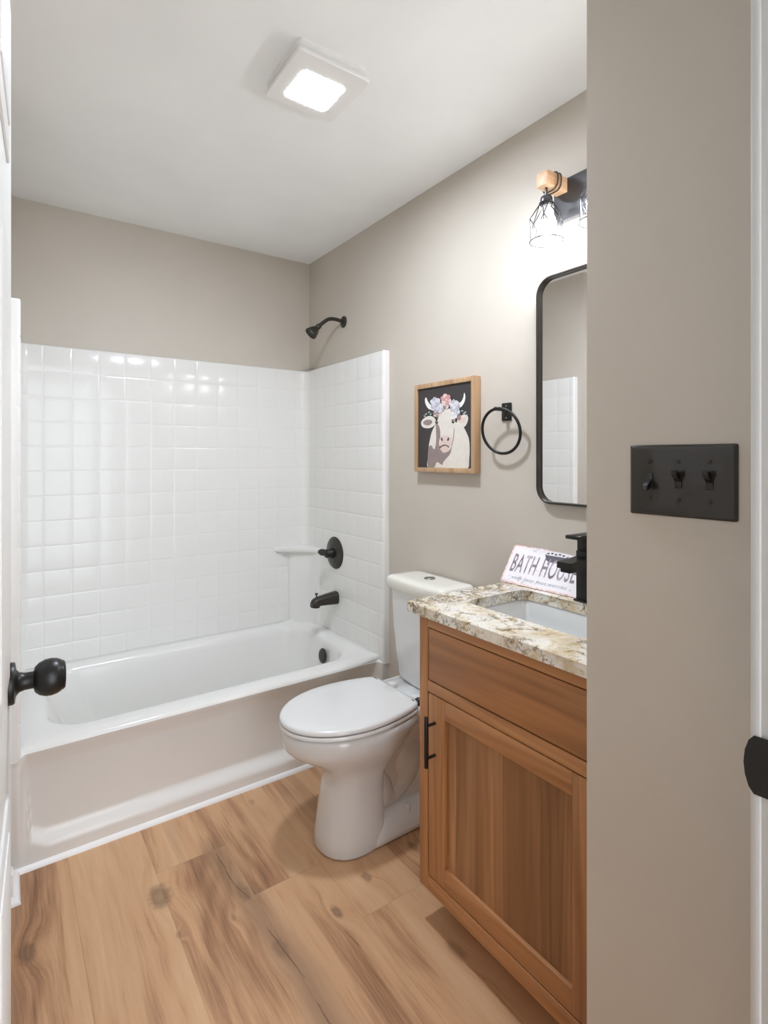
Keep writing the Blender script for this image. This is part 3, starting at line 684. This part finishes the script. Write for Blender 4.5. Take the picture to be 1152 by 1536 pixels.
PM = [flat('charcoal_canvas', lin(62, 57, 57)), flat('cream_paint', lin(226, 220, 210)), flat('mauve_shadow_paint', lin(150, 134, 132), .12), flat('soft_pink_paint', lin(222, 200, 192)), flat('dark_paint', lin(62, 54, 54)),
      flat('pale_blue_petal', lin(216, 216, 224), .08), flat('rose_petal', lin(206, 150, 152), .1), flat('mint_leaf', lin(176, 200, 188)), flat('white_paint', lin(240, 238, 234)), flat('grey_petal', lin(186, 184, 194), .08)]
# canvas rectangle in sketch units (a: 95..606 left to right, v: top..bottom at each side)
def pq(a, v):
    s = (a-97)/(607-97); t_ = 205+(115-205)*s; b_ = 932
    h = (v-t_)/(b_-t_); s2 = s*1.16/(1+.16*s)      # undo the photo's foreshortening along the wall
    return PY1-FW-(PY1-PY0-2*FW)*s2, PZ1-FW-(PZ1-PZ0-2*FW)*h
b = B(); lay = [0]
cv = [b.verts.new((PXF+.007, y, z)) for y, z in ((PY0+FW, PZ0+FW), (PY1-FW, PZ0+FW), (PY1-FW, PZ1-FW), (PY0+FW, PZ1-FW))]; b.faces.new(cv).material_index = 0
def pp(pts, m, smooth_=True):
    lay[0] += 1; x = PXF+.0068-.00004*lay[0]
    if smooth_:
        q = [Vector((p[0], p[1], 0)) for p in pts]; n = len(q); out = []
        for i in range(n):
            a, c0, c1, d = q[i-1], q[i], q[(i+1) % n], q[(i+2) % n]
            for s in range(4):
                t = s/4; out.append(.5*((2*c0)+(c1-a)*t+(2*a-5*c0+4*c1-d)*t*t+(3*c0-a-3*c1+d)*t**3))
        pts = [(p.x, p.y) for p in out]
    vs_ = []
    for a, v_ in pts:
        y, z = pq(a, min(v_, 931)); vs_.append(b.verts.new((x, y, z)))
    f = b.faces.new(vs_); f.material_index = m
    bmesh.ops.triangulate(b, faces=[f])
def el(cx, cy, rx, ry, m, rot=0, n=14):
    c, s = math.cos(rot), math.sin(rot)
    pp([(cx+rx*math.cos(t)*c-ry*math.sin(t)*s, cy+rx*math.cos(t)*s+ry*math.sin(t)*c) for t in (2*math.pi*i/n for i in range(n))], m, False)
pp([(270, 520), (228, 585), (203, 680), (190, 770), (186, 850), (187, 931), (300, 931), (430, 931), (562, 931), (577, 860), (583, 760), (576, 660), (546, 585), (515, 540), (440, 500), (340, 490)], 1)
pp([(192, 750), (220, 725), (246, 742), (256, 640), (270, 560), (298, 560), (306, 690), (310, 770), (345, 790), (395, 760), (418, 700), (408, 800), (380, 850), (355, 900), (320, 905), (270, 880), (245, 931), (188, 931)], 2)
pp([(240, 640), (262, 600), (262, 700), (246, 760), (225, 720)], 1)
pp([(330, 880), (400, 790), (430, 640), (470, 760), (450, 931), (340, 931)], 1)
pp([(425, 560), (436, 560), (432, 640), (415, 720), (408, 700), (420, 640)], 2)
pp([(162, 285), (174, 277), (186, 312), (216, 346), (250, 352), (246, 390), (196, 384), (168, 345), (159, 308)], 8)
pp([(530, 226), (541, 255), (536, 302), (516, 342), (488, 366), (455, 335), (498, 312), (521, 272)], 8)
pp([(126, 505), (150, 472), (202, 448), (250, 468), (262, 520), (212, 560), (156, 562), (129, 542)], 1)
pp([(142, 510), (180, 484), (226, 494), (212, 530), (166, 536)], 2)
pp([(462, 490), (498, 442), (545, 430), (569, 456), (560, 505), (530, 545), (470, 550)], 1)
pp([(478, 490), (516, 458), (548, 462), (534, 498), (492, 512)], 3)
pp([(300, 425), (345, 380), (395, 378), (432, 418), (446, 500), (432, 565), (424, 650), (400, 725), (345, 735), (300, 725), (296, 640), (282, 560), (276, 490)], 1)
pp([(262, 525), (288, 535), (302, 590), (302, 660), (285, 690), (268, 620)], 2)
pp([(304, 645), (345, 630), (402, 645), (406, 702), (386, 730), (342, 716), (302, 736), (290, 702)], 3)
el(318, 666, 8, 17, 4, -.25); el(378, 664, 8, 17, 4, .25)
pp([(298, 736), (342, 714), (384, 730), (380, 740), (342, 724), (302, 744)], 4)
pp([(304, 748), (345, 724), (378, 740), (374, 775), (338, 786), (308, 768)], 3)
el(270, 506, 14, 18, 4); el(425, 498, 13, 17, 4); el(274, 500, 4, 5, 8); el(429, 492, 4, 5, 8)
for cx, cy in ((170, 432), (198, 414), (158, 452), (214, 432), (512, 396), (542, 408), (556, 436), (530, 420), (430, 296), (452, 304), (418, 306), (464, 318)):
    el(cx, cy, 11, 6, 7, random.uniform(-1.2, 1.2))
def flower(cx, cy, r, m, m2):
    for i in range(6):
        t = i*math.pi/3+.3; el(cx+r*.55*math.cos(t), cy+r*.6*math.sin(t), r*.55, r*.48, m if i % 2 else m2, t)
    el(cx, cy, r*.45, r*.42, m); el(cx+r*.1, cy+r*.05, r*.22, r*.2, m2)
flower(268, 428, 30, 2, 3); flower(478, 452, 26, 2, 6)
flower(262, 325, 48, 5, 9); flower(296, 372, 44, 5, 9); flower(250, 372, 30, 9, 5)
flower(364, 340, 36, 3, 2); flower(362, 292, 48, 6, 3)
flower(444, 345, 46, 5, 9); flower(452, 398, 44, 9, 5); flower(436, 444, 32, 5, 8)
finish('painting', b, PM, pc, smooth=False)

# ------------------------------------------------------------------ towel ring
tr = thing('towel_ring', 'black towel ring on the wall between cow picture and mirror', 'towel ring', (W, 1.296, 1.488))
b = B(); box(b, W-.006, W, 1.275, 1.318, 1.457, 1.520, .0025); finish('mounting_plate', b, M['black'], tr)
for z in (1.468, 1.509):
    b = B(); lathe(b, [(.0035, 0), (.003, .0015), (0, .002)], (W-.006, 1.296, z), (-1, 0, 0), 14); finish('screw', b, M['chrome'], tr)
b = B(); tube(b, [(W-.004, 1.296, 1.496), (W-.05, 1.300, 1.497), (W-.058, 1.301, 1.497)], .0068, 16)
finish('post', b, M['black'], tr)
b = B(); cen = Vector((1.397, 1.287, 1.420)); e1_ = Vector((-.10, 1, 0)).normalized(); e2_ = Vector((-.17, .0, 1)).normalized()
tube(b, [cen + e1_*(.079*math.cos(t)) + e2_*(.078*math.sin(t)) for t in (2*math.pi*i/72 for i in range(72))], .0052, 14, True); finish('ring', b, M['black'], tr)

# ------------------------------------------------------------------ vanity light
LYC = [1.054, .882, .710]
vl = thing('vanity_light', 'wall light with wooden blocks and wire cage shades above the mirror', 'light fixture', (W, .882, 2.06))
b = B(); box(b, W-.022, W, .655, 1.085, 2.062, 2.190, .003); bp = finish('back_plate', b, M['fixplate'], vl); bp['label'] = 'dark metal back plate'
for ly in LYC:
    bx0, bx1 = 1.322, W-.022
    b = B(); box(b, bx0, bx1, ly-.0205, ly+.0205, 2.145, 2.187, .0015); ar = finish('wood_arm', b, M['block'], vl)
    b = B()
    for xx in (1.362, 1.378):
        tube(b, [(xx+.003*math.sin(t+.6), ly+.0285*math.copysign(abs(math.cos(t))**.62, math.cos(t)), 2.166+.0275*math.copysign(abs(math.sin(t))**.62, math.sin(t))) for t in (2*math.pi*q_/40 for q_ in range(40))], .0021, 8, True)
    finish('cord_wrap', b, M['rope'], ar)
    cx0 = 1.343
    b = B(); lathe(b, [(.004, 0), (.004, .026), (.010, .028), (.016, .030), (.018, .036), (.0185, .052), (.0165, .056), (0, .056)], (cx0, ly, 2.147), (0, 0, -1), 24)
    so = finish('socket', b, M['gunmetal'], vl)
    # wire cage
    b = B(); wr = .0014
    def rg(r, z, ph=0, n=6): return [Vector((cx0+r*math.cos(2*math.pi*(i+ph)/n), ly+r*math.sin(2*math.pi*(i+ph)/n), z)) for i in range(n)]
    A_ = rg(.020, 2.098); B_ = rg(.051, 2.048, .5); C_ = rg(.043, 2.010, 0); 
    tube(b, rg(.020, 2.098, 0, 28), wr*1.3, 6, True); tube(b, rg(.049, 1.983, 0, 40), wr*1.1, 6, True)
    E_ = rg(.049, 1.983, .5)
    for i in range(6):
        tube(b, [A_[i], B_[i]], wr, 6); tube(b, [A_[(i+1) % 6], B_[i]], wr, 6)
        tube(b, [B_[i], C_[i]], wr, 6); tube(b, [B_[i], C_[(i+1) % 6]], wr, 6); tube(b, [B_[i], B_[(i+1) % 6]], wr*.001+.0009, 6) if False else None
        tube(b, [B_[i], E_[i]], wr, 6); tube(b, [C_[i], Vector((C_[i].x*1+ (C_[i].x-cx0)*.139, ly+(C_[i].y-ly)*1.139, 1.983))], wr, 6)
    finish('cage_shade', b, M['cage'], vl)
    b = B(); lathe(b, [(.012, 0), (.013, .012), (.020, .026), (.027, .042), (.0298, .054)], (cx0, ly, 2.092), (0, 0, -1), 28)
    bo = finish('bulb', b, M['plastic'], vl)
    b = B(); lathe(b, [(.0298, .054), (.030, .058), (.0285, .070), (.022, .082), (.011, .089), (0, .0905)], (cx0, ly, 2.092), (0, 0, -1), 28)
    bo = finish('glowing_globe', b, M['bulb'], bo); bo['label'] = 'glowing white lower globe of the bulb'

# ------------------------------------------------------------------ ceiling fan light
fn = thing('exhaust_fan', 'square white exhaust fan with lit lens on the ceiling', 'fan', (.748, 1.403, H))
b = B()
def fr4(x0, x1, y0, y1, r, z): return [(x, y, z) for x, y in rrect(x0, x1, y0, y1, r, 6, 3)]
fx0, fx1, fy0, fy1 = .634, .861, 1.286, 1.519
loft(b, [fr4(fx0+.002, fx1-.008, fy0+.004, fy1-.004, .016, H), fr4(fx0+.002, fx1-.008, fy0+.004, fy1-.004, .016, H-.010), fr4(fx0+.012, fx1-.018, fy0+.014, fy1-.014, .014, H-.016), fr4(fx0+.012, fx1-.018, fy0+.014, fy1-.014, .014, H-.026)]); finish('housing', b, M['plastic'], fn, ang=35)
b = B(); loft(b, [fr4(fx0+.002, fx1-.002, fy0+.002, fy1-.002, .012, H-.026), fr4(fx0, fx1, fy0, fy1, .013, H-.029), fr4(fx0, fx1, fy0, fy1, .013, H-.035), fr4(fx0+.003, fx1-.003, fy0+.003, fy1-.003, .012, H-.038)]); gr = finish('grille_cover', b, M['plastic'], fn, ang=35)
b = B(); loft(b, [fr4(.677, .817, 1.346, 1.482, .018, H-.0375), fr4(.677, .817, 1.346, 1.482, .018, H-.0383)]); le = finish('light_lens', b, M['lens'], fn, ang=35); le['label'] = 'square glowing light lens'

# ------------------------------------------------------------------ switch plate
sw = thing('switch_plate', 'black triple switch plate on the beige entry wall beside the doorway', 'light switch', (SX, .426, 1.2925))
b = B()
def swr(d, x): return [(x, y, z) for y, z in rrect(.344+d, .508-d, 1.2355+d, 1.3495-d, .003, 3, 3)]
loft(b, [swr(0, SX), swr(0, SX-.002), swr(.004, SX-.0062), swr(.006, SX-.0066)]); finish('cover_plate', b, M['plate'], sw, ang=25)
for i, yy in enumerate((.472, .426, .380)):
    b = B(); box(b, SX-.0085, SX-.003, yy-.0052, yy+.0052, 1.2925-.012, 1.2925+.012, .0008); st = finish('toggle_slot', b, M['toggle'], sw)
    dn = -1 if i == 0 else 1
    b = B(); rings = []
    for d, hw, hh_ in ((0, .0046, .0062), (.008, .0044, .0056), (.0160, .0042, .0048), (.0178, .0032, .0036)):
        zc = 1.2925 + dn*(.0035+d*.55); rings.append([(SX-.007-d*.85, yy+a*hw, zc+c_*hh_) for a, c_ in ((-1, -1), (1, -1), (1, 1), (-1, 1))])
    loft(b, rings); bmesh.ops.bevel(b, geom=b.edges[:], offset=.0006, segments=2, affect='EDGES'); tg = finish('toggle', b, M['toggle'], st); tg['label'] = 'black toggle tilted down' if dn < 0 else 'black toggle tilted up'
    for z in (1.2925-.0302, 1.2925+.0302):
        b = B(); lathe(b, [(.0034, 0), (.0032, .0012), (.0022, .0018), (0, .0018)], (SX-.0066, yy, z), (-1, 0, 0), 16); finish('screw', b, M['toggle'], sw)
for o_ in bpy.data.objects:
    if '_o' in o_: del o_['_o']
